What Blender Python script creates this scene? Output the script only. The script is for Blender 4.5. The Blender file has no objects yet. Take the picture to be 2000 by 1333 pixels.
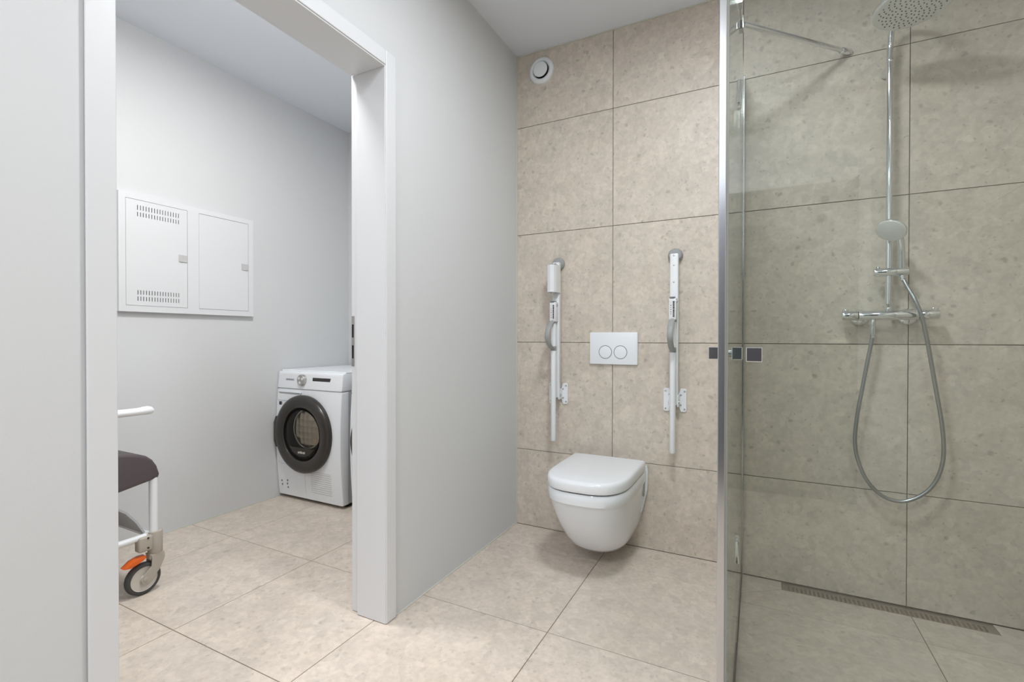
import bpy, bmesh, math, random
from mathutils import Vector, Matrix
random.seed(7)
S = bpy.context.scene
COL = S.collection

# ------------------------------------------------------------------ camera
YAW, PITCH, ROLL = 0.472088, -0.0077135, 0.0010748
CAMZ = 1.0524
F = Vector((-math.sin(YAW)*math.cos(PITCH), math.cos(YAW)*math.cos(PITCH), math.sin(PITCH)))
R0 = Vector((math.cos(YAW), math.sin(YAW), 0)); U0 = R0.cross(F)
Rv = R0*math.cos(ROLL) + U0*math.sin(ROLL); Uv = U0*math.cos(ROLL) - R0*math.sin(ROLL)
cam_d = bpy.data.cameras.new('camera'); cam = bpy.data.objects.new('camera', cam_d); COL.objects.link(cam)
cam_d.sensor_width = 36; cam_d.lens = 938.84*36/2000; cam_d.clip_start = 0.02
cam.matrix_world = Matrix(((Rv.x, Uv.x, -F.x, 0), (Rv.y, Uv.y, -F.y, 0), (Rv.z, Uv.z, -F.z, CAMZ), (0, 0, 0, 1)))
S.camera = cam

# ------------------------------------------------------------------ world, lamps, exposure
w = bpy.data.worlds.new('world'); S.world = w; w.use_nodes = True
w.node_tree.nodes['Background'].inputs[0].default_value = (0.8, 0.85, 0.9, 1)
w.node_tree.nodes['Background'].inputs[1].default_value = 0.05
S.view_settings.view_transform = 'Standard'; S.view_settings.look = 'None'
S.view_settings.gamma = 1; S.view_settings.use_curve_mapping = False
S.view_settings.exposure = 0.0
# recessed ceiling panels: (x, y, radius, watts, colour)
CB, CU = (0.95, 0.98, 1.02), (1.0, 0.985, 0.955)
LAMPS = [(-0.50, -1.00, 0.15, 30, CB), (-0.20, 1.20, 0.14, 21.5, CB), (0.45, 0.20, 0.14, 10, CB),  # last one here is a fill lamp added to even out the bathroom
         (-2.10, -0.60, 0.14, 11, CU), (-1.66, 1.20, 0.14, 26, CU)]  # first one here is added to flatten the utility room light

# ------------------------------------------------------------------ main dimensions (metres)
D = 2.433          # back wall
XL = -1.212        # bathroom left wall
XR = 0.884         # right wall
XU = -2.82         # far wall of utility room
YU = 2.74          # end wall of utility room
YF = -1.6          # wall behind the camera
H = 2.63           # ceiling
XW = -1.372        # utility side of left wall
XG = -0.0627       # glass side line
YG = 1.05          # glass front line
ZS = -0.031        # shower floor
TX, TY, TZ = -0.6627, D-0.2565, 1.0252   # tile joints

# ------------------------------------------------------------------ helpers
def lin(r, g, b):
    f = lambda c: (c/255/12.92) if c/255 <= 0.04045 else ((c/255+0.055)/1.055)**2.4
    return (f(r), f(g), f(b), 1)

def mat(name, col, rough=0.5, metal=0.0, spec=0.5, coat=0.0, bump=0.0, bscale=200, var=0.0, vscale=6):
    m = bpy.data.materials.new(name); m.use_nodes = True
    nt = m.node_tree; b = nt.nodes['Principled BSDF']
    b.inputs['Base Color'].default_value = col; b.inputs['Roughness'].default_value = rough
    b.inputs['Metallic'].default_value = metal; b.inputs['Specular IOR Level'].default_value = spec
    b.inputs['Coat Weight'].default_value = coat
    tc = nt.nodes.new('ShaderNodeTexCoord')
    if bump:
        n = nt.nodes.new('ShaderNodeTexNoise'); n.inputs['Scale'].default_value = bscale; n.inputs['Detail'].default_value = 4
        nt.links.new(tc.outputs['Object'], n.inputs['Vector'])
        bp = nt.nodes.new('ShaderNodeBump'); bp.inputs['Strength'].default_value = bump; bp.inputs['Distance'].default_value = 0.002
        nt.links.new(n.outputs['Fac'], bp.inputs['Height']); nt.links.new(bp.outputs['Normal'], b.inputs['Normal'])
    if var:
        n = nt.nodes.new('ShaderNodeTexNoise'); n.inputs['Scale'].default_value = vscale; n.inputs['Detail'].default_value = 5
        nt.links.new(tc.outputs['Object'], n.inputs['Vector'])
        mx = nt.nodes.new('ShaderNodeMix'); mx.data_type = 'RGBA'
        mx.inputs['A'].default_value = tuple(c*(1-var) for c in col[:3])+(1,)
        mx.inputs['B'].default_value = tuple(min(1, c*(1+var)) for c in col[:3])+(1,)
        nt.links.new(n.outputs['Fac'], mx.inputs['Factor']); nt.links.new(mx.outputs['Result'], b.inputs['Base Color'])
    return m

def stone(name, base, rough, chips=1.0):
    """Beige conglomerate porcelain: pebbles of slightly different tone, sparse grey chips, fine grain."""
    m = bpy.data.materials.new(name); m.use_nodes = True
    nt = m.node_tree; N = nt.nodes; L = nt.links; b = N['Principled BSDF']
    b.inputs['Roughness'].default_value = rough; b.inputs['Specular IOR Level'].default_value = 0.4
    tc = N.new('ShaderNodeTexCoord'); oi = N.new('ShaderNodeObjectInfo')
    mul = N.new('ShaderNodeVectorMath'); mul.operation = 'SCALE'; mul.inputs[0].default_value = (37.0, 53.0, 71.0)
    L.new(oi.outputs['Random'], mul.inputs['Scale'])
    add = N.new('ShaderNodeVectorMath'); add.operation = 'ADD'
    L.new(tc.outputs['Object'], add.inputs[0]); L.new(mul.outputs['Vector'], add.inputs[1])
    dn = N.new('ShaderNodeTexNoise'); dn.inputs['Scale'].default_value = 28; dn.inputs['Detail'].default_value = 3
    L.new(add.outputs['Vector'], dn.inputs['Vector'])
    ds = N.new('ShaderNodeVectorMath'); ds.operation = 'SCALE'; ds.inputs['Scale'].default_value = 0.035
    L.new(dn.outputs['Color'], ds.inputs[0])
    co = N.new('ShaderNodeVectorMath'); co.operation = 'ADD'
    L.new(add.outputs['Vector'], co.inputs[0]); L.new(ds.outputs['Vector'], co.inputs[1])
    def noise(sc, det, src=add):
        n = N.new('ShaderNodeTexNoise'); n.inputs['Scale'].default_value = sc; n.inputs['Detail'].default_value = det
        n.inputs['Roughness'].default_value = 0.6; L.new(src.outputs['Vector'], n.inputs['Vector']); return n.outputs['Fac']
    def voro(sc):
        v = N.new('ShaderNodeTexVoronoi'); v.inputs['Scale'].default_value = sc; L.new(co.outputs['Vector'], v.inputs['Vector']); return v
    def rng(src, a, bb, c, d):
        r = N.new('ShaderNodeMapRange'); L.new(src, r.inputs['Value'])
        for k, x in zip(('From Min', 'From Max', 'To Min', 'To Max'), (a, bb, c, d)): r.inputs[k].default_value = x
        return r.outputs['Result']
    def math_(op, a, bb):
        q = N.new('ShaderNodeMath'); q.operation = op
        for i, x in enumerate((a, bb)):
            if isinstance(x, (int, float)): q.inputs[i].default_value = x
            else: L.new(x, q.inputs[i])
        return q.outputs[0]
    def sepr(v):
        s = N.new('ShaderNodeSeparateColor'); L.new(v.outputs['Color'], s.inputs[0]); return s.outputs
    big, mid, chip, tiny = voro(13), voro(36), voro(30), voro(75)
    val = rng(noise(3.0, 5), 0.3, 0.7, 0.955, 1.045)
    val = math_('MULTIPLY', val, rng(noise(55, 4), 0.3, 0.7, 0.92, 1.08))
    val = math_('MULTIPLY', val, rng(sepr(big)[0], 0, 1, 0.955, 1.04))
    val = math_('MULTIPLY', val, rng(sepr(mid)[1], 0, 1, 0.94, 1.06))
    # sparse darker chips
    for v, th, size, dark in ((chip, 0.86, 0.33, 0.27), (tiny, 0.90, 0.40, 0.25), (big, 0.93, 0.30, 0.19)):
        sel = rng(sepr(v)[2], th, th+0.02, 0, 1)
        spot = rng(v.outputs['Distance'], size*0.55, size, 1, 0)
        val = math_('MULTIPLY', val, math_('SUBTRACT', 1.0, math_('MULTIPLY', math_('MULTIPLY', sel, spot), dark*chips)))
    cr = N.new('ShaderNodeMix'); cr.data_type = 'RGBA'; cr.blend_type = 'MIX'
    cr.inputs['A'].default_value = base; cr.inputs['B'].default_value = (base[0]*0.95, base[1]*0.98, base[2]*1.03, 1)
    L.new(noise(5, 3), cr.inputs['Factor'])
    vm = N.new('ShaderNodeVectorMath'); vm.operation = 'SCALE'
    L.new(cr.outputs['Result'], vm.inputs[0]); L.new(val, vm.inputs['Scale'])
    L.new(vm.outputs['Vector'], b.inputs['Base Color'])
    bp = N.new('ShaderNodeBump'); bp.inputs['Strength'].default_value = 0.08; bp.inputs['Distance'].default_value = 0.001
    L.new(noise(160, 4), bp.inputs['Height']); L.new(bp.outputs['Normal'], b.inputs['Normal'])
    return m

def glass_mat(name, tint, f0=0.04):
    m = bpy.data.materials.new(name); m.use_nodes = True
    nt = m.node_tree; N = nt.nodes; L = nt.links
    N.remove(N['Principled BSDF']); out = N['Material Output']
    t = N.new('ShaderNodeBsdfTransparent'); t.inputs[0].default_value = tint
    g = N.new('ShaderNodeBsdfGlossy'); g.inputs['Roughness'].default_value = 0.0; g.inputs['Color'].default_value = (1, 1, 1, 1)
    lw = N.new('ShaderNodeLayerWeight'); lw.inputs['Blend'].default_value = 0.5
    p = N.new('ShaderNodeMath'); p.operation = 'POWER'; p.inputs[1].default_value = 5; L.new(lw.outputs['Facing'], p.inputs[0])
    r = N.new('ShaderNodeMath'); r.operation = 'MULTIPLY_ADD'; r.inputs[1].default_value = 0.96 if f0 > 0.03 else 0.5; r.inputs[2].default_value = f0
    L.new(p.outputs[0], r.inputs[0])
    mx = N.new('ShaderNodeMixShader'); L.new(r.outputs[0], mx.inputs[0]); L.new(t.outputs[0], mx.inputs[1]); L.new(g.outputs[0], mx.inputs[2])
    L.new(mx.outputs[0], out.inputs['Surface'])
    return m

M = dict(
    paint=mat('wall_paint', lin(214, 216, 218), 0.75, bump=0.12, bscale=260),
    ceil=mat('ceiling_paint', lin(230, 234, 241), 0.85, bump=0.1, bscale=260),
    frame=mat('frame_lacquer', lin(223, 225, 228), 0.38),
    tile=stone('wall_stone_tile', lin(210, 198, 183), 0.42, 0.85),
    ftile=stone('floor_stone_tile', lin(211, 198, 184), 0.40, 0.6),
    grout=mat('grout_brown', lin(112, 100, 84), 0.9, bump=0.3, bscale=400),
    fgrout=mat('floor_grout', lin(124, 109, 94), 0.9, bump=0.3, bscale=400),
    caulk=mat('silicone', lin(205, 205, 196), 0.4),
    ceramic=mat('ceramic', lin(237, 241, 246), 0.08, spec=0.6),
    lid=mat('lid_plastic', lin(237, 240, 244), 0.2),
    white=mat('white_plastic', lin(234, 237, 240), 0.32),
    coatw=mat('white_powder_coat', lin(235, 238, 241), 0.35),
    grey=mat('grey_plastic', lin(160, 162, 162), 0.5),
    dgrey=mat('dark_grey_and_gap_shade', lin(60, 60, 60), 0.8),  # own colour of seals and screws, painted shade in lid and slot gaps
    black=mat('black_void', lin(22, 22, 22), 0.8),
    chrome=mat('chrome', (0.80, 0.81, 0.83, 1), 0.06, metal=1.0),
    satin=mat('satin_steel', (0.55, 0.54, 0.52, 1), 0.32, metal=1.0),
    steel=mat('drain_steel', (0.52, 0.49, 0.45, 1), 0.42, metal=1.0),
    hose=mat('metal_hose', (0.42, 0.43, 0.44, 1), 0.28, metal=1.0),
    alu=mat('aluminium_profile', (0.60, 0.61, 0.62, 1), 0.18, metal=1.0),
    seal=mat('clear_grey_seal', lin(150, 152, 148), 0.25),
    nozzle=mat('nozzle_grey', lin(120, 120, 118), 0.5),
    sface=mat('spray_face', lin(232, 231, 229), 0.25),
    glass=glass_mat('shower_glass', (0.910, 0.941, 0.926, 1)),
    pane=glass_mat('dryer_glass', (0.86, 0.84, 0.81, 1), 0.015),
    dark=mat('dark_brown_gloss', lin(50, 46, 43), 0.3, coat=0.15),
    vdark=mat('dark_interior', lin(14, 13, 13), 0.6, spec=0.1),
    print=mat('print_dark', lin(52, 54, 60), 0.6),
    printg=mat('print_grey', lin(120, 122, 126), 0.6),
    printw=mat('print_white', lin(225, 225, 225), 0.5),
    appl=mat('appliance_white', lin(238, 242, 247), 0.25),
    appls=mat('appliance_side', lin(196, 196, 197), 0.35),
    cush=mat('seat_vinyl', lin(84, 74, 78), 0.5, bump=0.25, bscale=500),
    fork=mat('caster_plastic', lin(176, 168, 158), 0.45),
    tyre=mat('tyre_rubber', lin(66, 66, 66), 0.6),
    hub=mat('wheel_hub', lin(204, 198, 190), 0.4),
    orange=mat('orange_pedal', lin(222, 100, 28), 0.4),
    anth=mat('anthracite_door', lin(74, 74, 78), 0.4),
    shell=mat('grey_shell', lin(176, 180, 184), 0.45),
)
# steel drum with embossed dots
def drum_mat():
    m = mat('drum_steel', (0.56, 0.53, 0.48, 1), 0.28, metal=1.0)
    nt = m.node_tree; b = nt.nodes['Principled BSDF']
    tc = nt.nodes.new('ShaderNodeTexCoord'); v = nt.nodes.new('ShaderNodeTexVoronoi'); v.inputs['Scale'].default_value = 26
    v.inputs['Randomness'].default_value = 0.15
    nt.links.new(tc.outputs['Object'], v.inputs['Vector'])
    bp = nt.nodes.new('ShaderNodeBump'); bp.inputs['Strength'].default_value = 1.0; bp.inputs['Distance'].default_value = 0.012
    nt.links.new(v.outputs['Distance'], bp.inputs['Height']); nt.links.new(bp.outputs['Normal'], b.inputs['Normal'])
    return m
M['drum'] = drum_mat()

def link(o, parent=None):
    COL.objects.link(o)
    if parent is not None: o.parent = parent
    return o

def wloc(o):
    v = Vector((0, 0, 0))
    while o is not None: v += o.location; o = o.parent
    return v

def obj(name, bm, m, parent=None, smooth=False, loc=None):
    """bm is in world coordinates; loc = world origin for the object"""
    base = wloc(parent) if parent is not None else Vector((0, 0, 0))
    o_w = Vector(loc) if loc is not None else base
    bmesh.ops.translate(bm, verts=bm.verts, vec=-o_w)
    bmesh.ops.recalc_face_normals(bm, faces=bm.faces)
    me = bpy.data.meshes.new(name); 
    if smooth:
        for f in bm.faces: f.smooth = True
        for e in bm.edges:
            if len(e.link_faces) == 2 and e.calc_face_angle(0) > math.radians(38): e.smooth = False
    bm.to_mesh(me); bm.free(); me.materials.append(M[m])
    o = bpy.data.objects.new(name, me); o.location = o_w - base
    return link(o, parent)

def thing(name, label, cat, loc, group=None):
    o = bpy.data.objects.new(name, None); o.location = loc; o.empty_display_size = 0.05
    o['label'] = label; o['category'] = cat
    if group: o['group'] = group
    return link(o)

def tag(o, label, cat, group=None):
    o['label'] = label; o['category'] = cat
    if group: o['group'] = group
    return o

def struct(o, label=None):
    o['kind'] = 'structure'
    if label: o['label'] = label
    return o

def box(x0, x1, y0, y1, z0, z1, bev=0.0, seg=2, bm=None):
    b = bm or bmesh.new()
    vs = [b.verts.new((x, y, z)) for x in (x0, x1) for y in (y0, y1) for z in (z0, z1)]
    fs = [b.faces.new([vs[i] for i in q]) for q in ((0, 1, 3, 2), (4, 6, 7, 5), (0, 4, 5, 1), (2, 3, 7, 6), (0, 2, 6, 4), (1, 5, 7, 3))]
    if bev:
        es = list({e for f in fs for e in f.edges})
        bmesh.ops.bevel(b, geom=es, offset=bev, segments=seg, affect='EDGES', profile=0.5)
    return b

def frame_from(dirv):
    d = Vector(dirv).normalized()
    a = Vector((0, 0, 1)) if abs(d.z) < 0.9 else Vector((1, 0, 0))
    u = d.cross(a).normalized(); v = u.cross(d).normalized()
    return u, v, d

def lathe(profile, origin, axis, n=40, bm=None, closed=False):
    """profile: list of (radius, distance along axis)"""
    b = bm or bmesh.new(); u, v, d = frame_from(axis); o = Vector(origin); rings = []
    for r, t in profile:
        if r < 1e-6: rings.append([b.verts.new(o+d*t)]); continue
        rings.append([b.verts.new(o+d*t+(u*math.cos(2*math.pi*k/n)+v*math.sin(2*math.pi*k/n))*r) for k in range(n)])
    pairs = list(zip(rings, rings[1:]))
    if closed: pairs.append((rings[-1], rings[0]))
    for A, B in pairs:
        for k in range(n):
            k2 = (k+1) % n
            if len(A) == 1 and len(B) == 1: continue
            if len(A) == 1: b.faces.new((A[0], B[k], B[k2]))
            elif len(B) == 1: b.faces.new((A[k], A[k2], B[0]))
            else: b.faces.new((A[k], A[k2], B[k2], B[k]))
    if not closed:
        for rg in (rings[0], rings[-1]):
            if len(rg) > 2: b.faces.new(rg)
    return b

def cyl(p0, p1, r, n=24, bev=0.0, bm=None):
    p0, p1 = Vector(p0), Vector(p1); L_ = (p1-p0).length
    if bev: prof = [(0, 0), (r-bev, 0), (r-bev*0.3, bev*0.3), (r, bev), (r, L_-bev), (r-bev*0.3, L_-bev*0.3), (r-bev, L_), (0, L_)]
    else: prof = [(0, 0), (r, 0), (r, L_), (0, L_)]
    return lathe(prof, p0, p1-p0, n, bm)

def catmull(pts, n=8):
    P = [Vector(p) for p in pts]; out = []
    for i in range(len(P)-1):
        p0 = P[max(i-1, 0)]; p1 = P[i]; p2 = P[i+1]; p3 = P[min(i+2, len(P)-1)]
        for k in range(n):
            t = k/n
            out.append(0.5*((2*p1)+(p2-p0)*t+(2*p0-5*p1+4*p2-p3)*t*t+(3*p1-p0-3*p2+p3)*t**3))
    out.append(P[-1]); return out

def tube(pts, r, n=14, bm=None, ry=None, rib=0.0):
    b = bm or bmesh.new(); P = [Vector(p) for p in pts]; rings = []; u = None
    for i, p in enumerate(P):
        d = (P[min(i+1, len(P)-1)]-P[max(i-1, 0)]).normalized()
        if u is None: u, v, _ = frame_from(d)
        else:
            u = (u-d*u.dot(d)).normalized(); v = d.cross(u).normalized()
        rr = r*(1-rib*(i % 2)); r2 = (ry if ry else r)*(1-rib*(i % 2))
        rings.append([b.verts.new(p+u*rr*math.cos(2*math.pi*k/n)+v*r2*math.sin(2*math.pi*k/n)) for k in range(n)])
    for A, B in zip(rings, rings[1:]):
        for k in range(n): b.faces.new((A[k], A[(k+1) % n], B[(k+1) % n], B[k]))
    b.faces.new(rings[0]); b.faces.new(rings[-1]); return b

def extrude_poly(pts, vec, bm=None, bev=0.0, seg=2):
    """pts: ordered 3D polygon; vec: extrusion"""
    b = bm or bmesh.new(); vec = Vector(vec)
    A = [b.verts.new(Vector(p)) for p in pts]; B = [b.verts.new(Vector(p)+vec) for p in pts]
    fs = [b.faces.new(A), b.faces.new(B[::-1])]
    n = len(pts)
    for i in range(n): fs.append(b.faces.new((A[i], B[i], B[(i+1) % n], A[(i+1) % n])))
    bmesh.ops.recalc_face_normals(b, faces=fs)
    if bev:
        es = list(fs[0].edges)+list(fs[1].edges)
        bmesh.ops.bevel(b, geom=es, offset=bev, segments=seg, affect='EDGES', profile=0.5)
    return b

def holed_plate(xs, zs, hole, to3, depth, bm=None):
    """grid plate; cells where hole(i,j) are open; to3(a,b,c): a,b in plane, c depth"""
    b = bm or bmesh.new(); cache = {}
    def V(i, j, c):
        k = (i, j, c)
        if k not in cache: cache[k] = b.verts.new(to3(xs[i], zs[j], c*depth))
        return cache[k]
    nx, nz = len(xs)-1, len(zs)-1
    solid = lambda i, j: 0 <= i < nx and 0 <= j < nz and not hole(i, j)
    for i in range(nx):
        for j in range(nz):
            if not solid(i, j): continue
            b.faces.new((V(i, j, 0), V(i+1, j, 0), V(i+1, j+1, 0), V(i, j+1, 0)))
            b.faces.new((V(i, j, 1), V(i, j+1, 1), V(i+1, j+1, 1), V(i+1, j, 1)))
            for di, dj, a, c in ((-1, 0, (i, j), (i, j+1)), (1, 0, (i+1, j), (i+1, j+1)), (0, -1, (i, j), (i+1, j)), (0, 1, (i, j+1), (i+1, j+1))):
                if not solid(i+di, j+dj): b.faces.new((V(*a, 0), V(*c, 0), V(*c, 1), V(*a, 1)))
    return b

def text_mesh(s, size, depth, name, m, parent, loc, right, up, align='CENTER'):
    cu = bpy.data.curves.new(name, 'FONT'); cu.body = s; cu.size = size; cu.extrude = depth; cu.align_x = align; cu.align_y = 'CENTER'
    t = bpy.data.objects.new(name, cu); COL.objects.link(t)
    dg = bpy.context.evaluated_depsgraph_get(); dg.update()
    me = bpy.data.meshes.new_from_object(t.evaluated_get(dg)); bpy.data.objects.remove(t)
    me.materials.clear(); me.materials.append(M[m])
    o = bpy.data.objects.new(name, me)
    r, u = Vector(right).normalized(), Vector(up).normalized(); n = r.cross(u)
    b = wloc(parent); l = Vector(loc)-b
    o.matrix_local = Matrix(((r.x, u.x, n.x, l.x), (r.y, u.y, n.y, l.y), (r.z, u.z, n.z, l.z), (0, 0, 0, 1)))
    return link(o, parent)

# ------------------------------------------------------------------ shell of the two rooms
wb = struct(obj('wall_back', box(XL-0.1, XR+0.15, D+0.0085, D+0.16, ZS-0.05, H+0.1), 'grout'), 'tiled back wall behind the toilet and the shower')
wr = struct(obj('wall_right', box(XR+0.0085, XR+0.16, YF-0.1, D+0.1, ZS-0.05, H+0.1), 'grout'), 'tiled right wall of the shower')
bm = bmesh.new()
box(XW, XL, YF-0.1, 0.50, -0.03, H, bm=bm); box(XW, XL, 1.372, YU, -0.03, H, bm=bm); box(XW, XL, 0.50, 1.372, 2.062, H, bm=bm)
struct(obj('wall_left', bm, 'paint'), 'light grey painted wall with the doorway')
struct(obj('wall_utility_side', box(XU-0.12, XU, YF-0.1, YU+0.1, -0.05, H+0.1), 'paint'), 'grey painted wall carrying the white cabinet')
struct(obj('wall_utility_end', box(XU, XW, YU, YU+0.12, -0.05, H+0.1), 'paint'), 'grey painted end wall behind the dryer')
struct(obj('wall_front', box(XU-0.1, XR+0.15, YF-0.12, YF, -0.05, H+0.1), 'paint'), 'grey painted wall behind the viewer')
struct(obj('ceiling', box(XU-0.12, XR+0.16, YF-0.12, YU+0.12, H, H+0.12), 'ceil'), 'matt white painted ceiling')
bm = bmesh.new()
box(XU-0.12, XG, YF-0.12, YU+0.12, -0.06, -0.0015, bm=bm); box(XG, XR+0.1, YF-0.12, YG, -0.06, -0.0015, bm=bm)
fl = struct(obj('floor', bm, 'fgrout'), 'beige stone tiled floor')
sf = struct(obj('floor_shower', box(XG-0.0, XR+0.1, YG, D+0.05, -0.09, ZS-0.0015), 'fgrout'), 'beige stone tiled shower floor')

G = 0.0013  # half joint
_tc = {}
def tile(parent, key, polys, vec, m, centre):
    """polys: local polygon around centre"""
    k = (key, m)
    if k not in _tc:
        b = extrude_poly(polys, vec, bev=0.0007, seg=1)
        bmesh.ops.recalc_face_normals(b, faces=b.faces)
        me = bpy.data.meshes.new('tile'); b.to_mesh(me); b.free(); me.materials.append(M[m]); _tc[k] = me
    o = bpy.data.objects.new('tile', _tc[k]); o.location = Vector(centre)-wloc(parent); return link(o, parent)

zr = [0.0, TZ-0.6, TZ, TZ+0.6, TZ+1.2, H]
xc = [XL, TX, TX+0.6, TX+1.2, XR]
for i in range(4):
    for j in range(5):
        x0, x1, z0, z1 = xc[i], xc[i+1], zr[j], zr[j+1]
        if j == 0 and i >= 2: z0 = ZS+0.003
        if j == 4: z1 -= 0.003
        hw, hh = (x1-x0)/2-G, (z1-z0)/2-G
        tile(wb, ('b', round(hw, 4), round(hh, 4)), [(-hw, 0, -hh), (hw, 0, -hh), (hw, 0, hh), (-hw, 0, hh)], (0, 0.0085, 0), 'tile', ((x0+x1)/2, D, (z0+z1)/2))
ys = [D]
while ys[-1] > YF: ys.append(max(YF, ys[-1]-0.6))
for i in range(len(ys)-1):
    for j in range(5):
        y1, y0, z0, z1 = ys[i], ys[i+1], zr[j], zr[j+1]
        if y1-y0 < 0.05: continue
        hw, hh = (y1-y0)/2-G, (z1-z0)/2-G
        tile(wr, ('r', round(hw, 4), round(hh, 4)), [(0, -hw, -hh), (0, hw, -hh), (0, hw, hh), (0, -hw, hh)], (0.0085, 0, 0), 'tile', (XR, (y0+y1)/2, (z0+z1)/2))
fx = [XU, TX-1.8, TX-1.2, TX-0.6, TX, TX+0.6, TX+1.2, XR]
fy = [YF, TY-3.6, TY-3.0, TY-2.4, TY-1.8, TY-1.2, TY-0.6, TY, YU]
for i in range(7):
    for j in range(8):
        x0, x1, y0, y1 = fx[i], fx[i+1], fy[j], fy[j+1]
        if y1-y0 < 0.04: continue
        if i >= 3 and j == 7: y1 = D
        if i >= 5:
            if y0 >= YG: continue
            y1 = min(y1, YG)
            if y1-y0 < 0.04: continue
        if i == 3 and j == 7: y1 = D
        hw, hh = (x1-x0)/2-0.0014, (y1-y0)/2-0.0014
        tile(fl, ('f', round(hw, 4), round(hh, 4)), [(-hw, -hh, 0), (hw, -hh, 0), (hw, hh, 0), (-hw, hh, 0)], (0, 0, -0.006), 'ftile', ((x0+x1)/2, (y0+y1)/2, 0))
# shower floor tiles, cut along the fall lines to the channel
DX0, DX1, DY0, DY1 = 0.099, 0.795, 2.358, 2.430
XM = TX+1.2; g = 0.0014
sp = [[(XG+g, YG), (XM-g, YG), (XM-g, TY-0.6-g), (XG+g, TY-0.6-g)], [(XM+g, YG), (XR, YG), (XR, TY-0.6-g), (XM+g, TY-0.6-g)],
      [(XG+g, TY-0.6+g), (XM-g, TY-0.6+g), (XM-g, TY-g), (XG+g, TY-g)], [(XM+g, TY-0.6+g), (XR, TY-0.6+g), (XR, TY-g), (XM+g, TY-g)],
      [(XG+g, TY+g), (XM-g, TY+g), (XM-g, DY0), (DX0, DY0), (XG+g, 2.249)], [(XM+g, TY+g), (XR, TY+g), (XR, 2.33), (DX1, DY0), (XM+g, DY0)],
      [(XG+g, 2.252), (DX0-0.001, DY0+0.002), (DX0-0.001, D), (XG+g, D)], [(DX1+0.001, DY0+0.002), (XR, 2.333), (XR, D), (DX1+0.001, D)]]
for k, q in enumerate(sp):
    cx = sum(a for a, _ in q)/len(q); cy = sum(b for _, b in q)/len(q)
    tile(sf, ('s', k), [(a-cx, b-cy, 0) for a, b in q], (0, 0, -0.006), 'ftile', (cx, cy, ZS))

# silicone joints
bm = bmesh.new(); box(XL, XL+0.004, D-0.004, D, 0, H, bm=bm); struct(obj('trim_1', bm, 'caulk'), 'pale silicone joint in the wall corner')
bm = bmesh.new(); box(XL, XL+0.005, 1.41, D, 0, 0.004, bm=bm); struct(obj('trim_2', bm, 'caulk'), 'pale silicone joint along the left wall foot')
bm = bmesh.new(); box(XL, XR, D-0.005, D, H-0.006, H, bm=bm); struct(obj('trim_3', bm, 'caulk'), 'pale silicone joint under the ceiling')
bm = bmesh.new(); box(XU, XU+0.005, YF, 2.1, 0, 0.004, bm=bm); struct(obj('trim_4', bm, 'caulk'), 'pale silicone joint along the utility wall foot')

# ------------------------------------------------------------------ door frame (steel frame with rebate)
yl, yr_, zt = 0.527, 1.347, 2.037
dr = bpy.data.objects.new('door_1', None); dr.location = (XL, (yl+yr_)/2, 0); link(dr); struct(dr, 'white lacquered door frame without its leaf')
CF = -1.202; cw = 0.056
obj('casing', box(XL+0.0045, CF, yr_+0.002, yr_+cw, 0.002, zt+cw, 0.003), 'frame', dr)
obj('casing', box(XL+0.0045, CF, yl-0.0545, yl-0.002, 0.002, zt+cw, 0.0015), 'frame', dr)
obj('casing', box(XL+0.0045, CF, yl-0.002, yr_+0.002, zt+0.003, zt+cw, 0.003), 'frame', dr)
for s, y in ((1, yr_), (-1, yl)):
    a, b = sorted((y, y+s*0.03)); obj('jamb', box(-1.345, CF-0.004, a, b, 0.002, zt+0.02, 0.002), 'frame', dr)
    a, b = sorted((y+s*0.014, y+s*0.026)); obj('rebate', box(-1.384, -1.345, a, b, 0.002, zt+0.012, 0.001), 'frame', dr)
    a, b = sorted((y+s*0.0265, y+s*cw)); obj('casing', box(-1.386, XW+0.001, a, b, 0.002, zt+cw, 0.002), 'frame', dr)
obj('head_jamb', box(-1.345, CF-0.004, yl+0.0005, yr_-0.0005, zt-0.002, zt+0.0195, 0.002), 'frame', dr)
obj('rebate', box(-1.3838, -1.345, yl-0.012, yr_+0.012, zt+0.0122, zt+0.024, 0.001), 'frame', dr)
obj('casing', box(-1.386, XW+0.001, yl-cw, yr_+cw, zt+0.0245, zt+cw, 0.002), 'frame', dr)
# strike plate in the rebate
zs_ = [0.941, 0.971, 1.021, 1.051, 1.101, 1.133]
sp_ = obj('strike_plate', holed_plate([-1.3835, -1.3815, -1.3725, -1.370], zs_, lambda i, j: i == 1 and j in (1, 3), lambda a, b, c: (a, yr_+0.0122+c, b), 0.0012), 'satin', dr)
sp_['label'] = 'satin steel strike plate with two openings'
obj('strike_cavity', box(-1.382, -1.372, yr_+0.01345, yr_+0.0138, 0.968, 1.104), 'black', dr)

# unseen door added behind the viewer to darken the chrome reflections
d2_ = bpy.data.objects.new('added_door_2', None); d2_.location = (0.1, YF, 0); link(d2_); struct(d2_, 'dark grey door added unseen behind the viewer')
obj('leaf', box(-0.36, 0.56, YF, YF+0.035, 0.004, 2.05, 0.003), 'anth', d2_)
obj('casing', box(-0.43, -0.362, YF, YF+0.022, 0.002, 2.12, 0.003), 'frame', d2_)
obj('casing', box(0.562, 0.63, YF, YF+0.022, 0.002, 2.12, 0.003), 'frame', d2_)
obj('casing', box(-0.36, 0.56, YF, YF+0.022, 2.052, 2.12, 0.003), 'frame', d2_)
obj('handle', cyl((0.40, YF+0.075, 1.03), (0.52, YF+0.075, 1.03), 0.009, 16, 0.002), 'satin', d2_, True)
obj('handle_neck', cyl((0.51, YF+0.03, 1.03), (0.51, YF+0.075, 1.03), 0.009, 16), 'satin', d2_, True)

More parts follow.
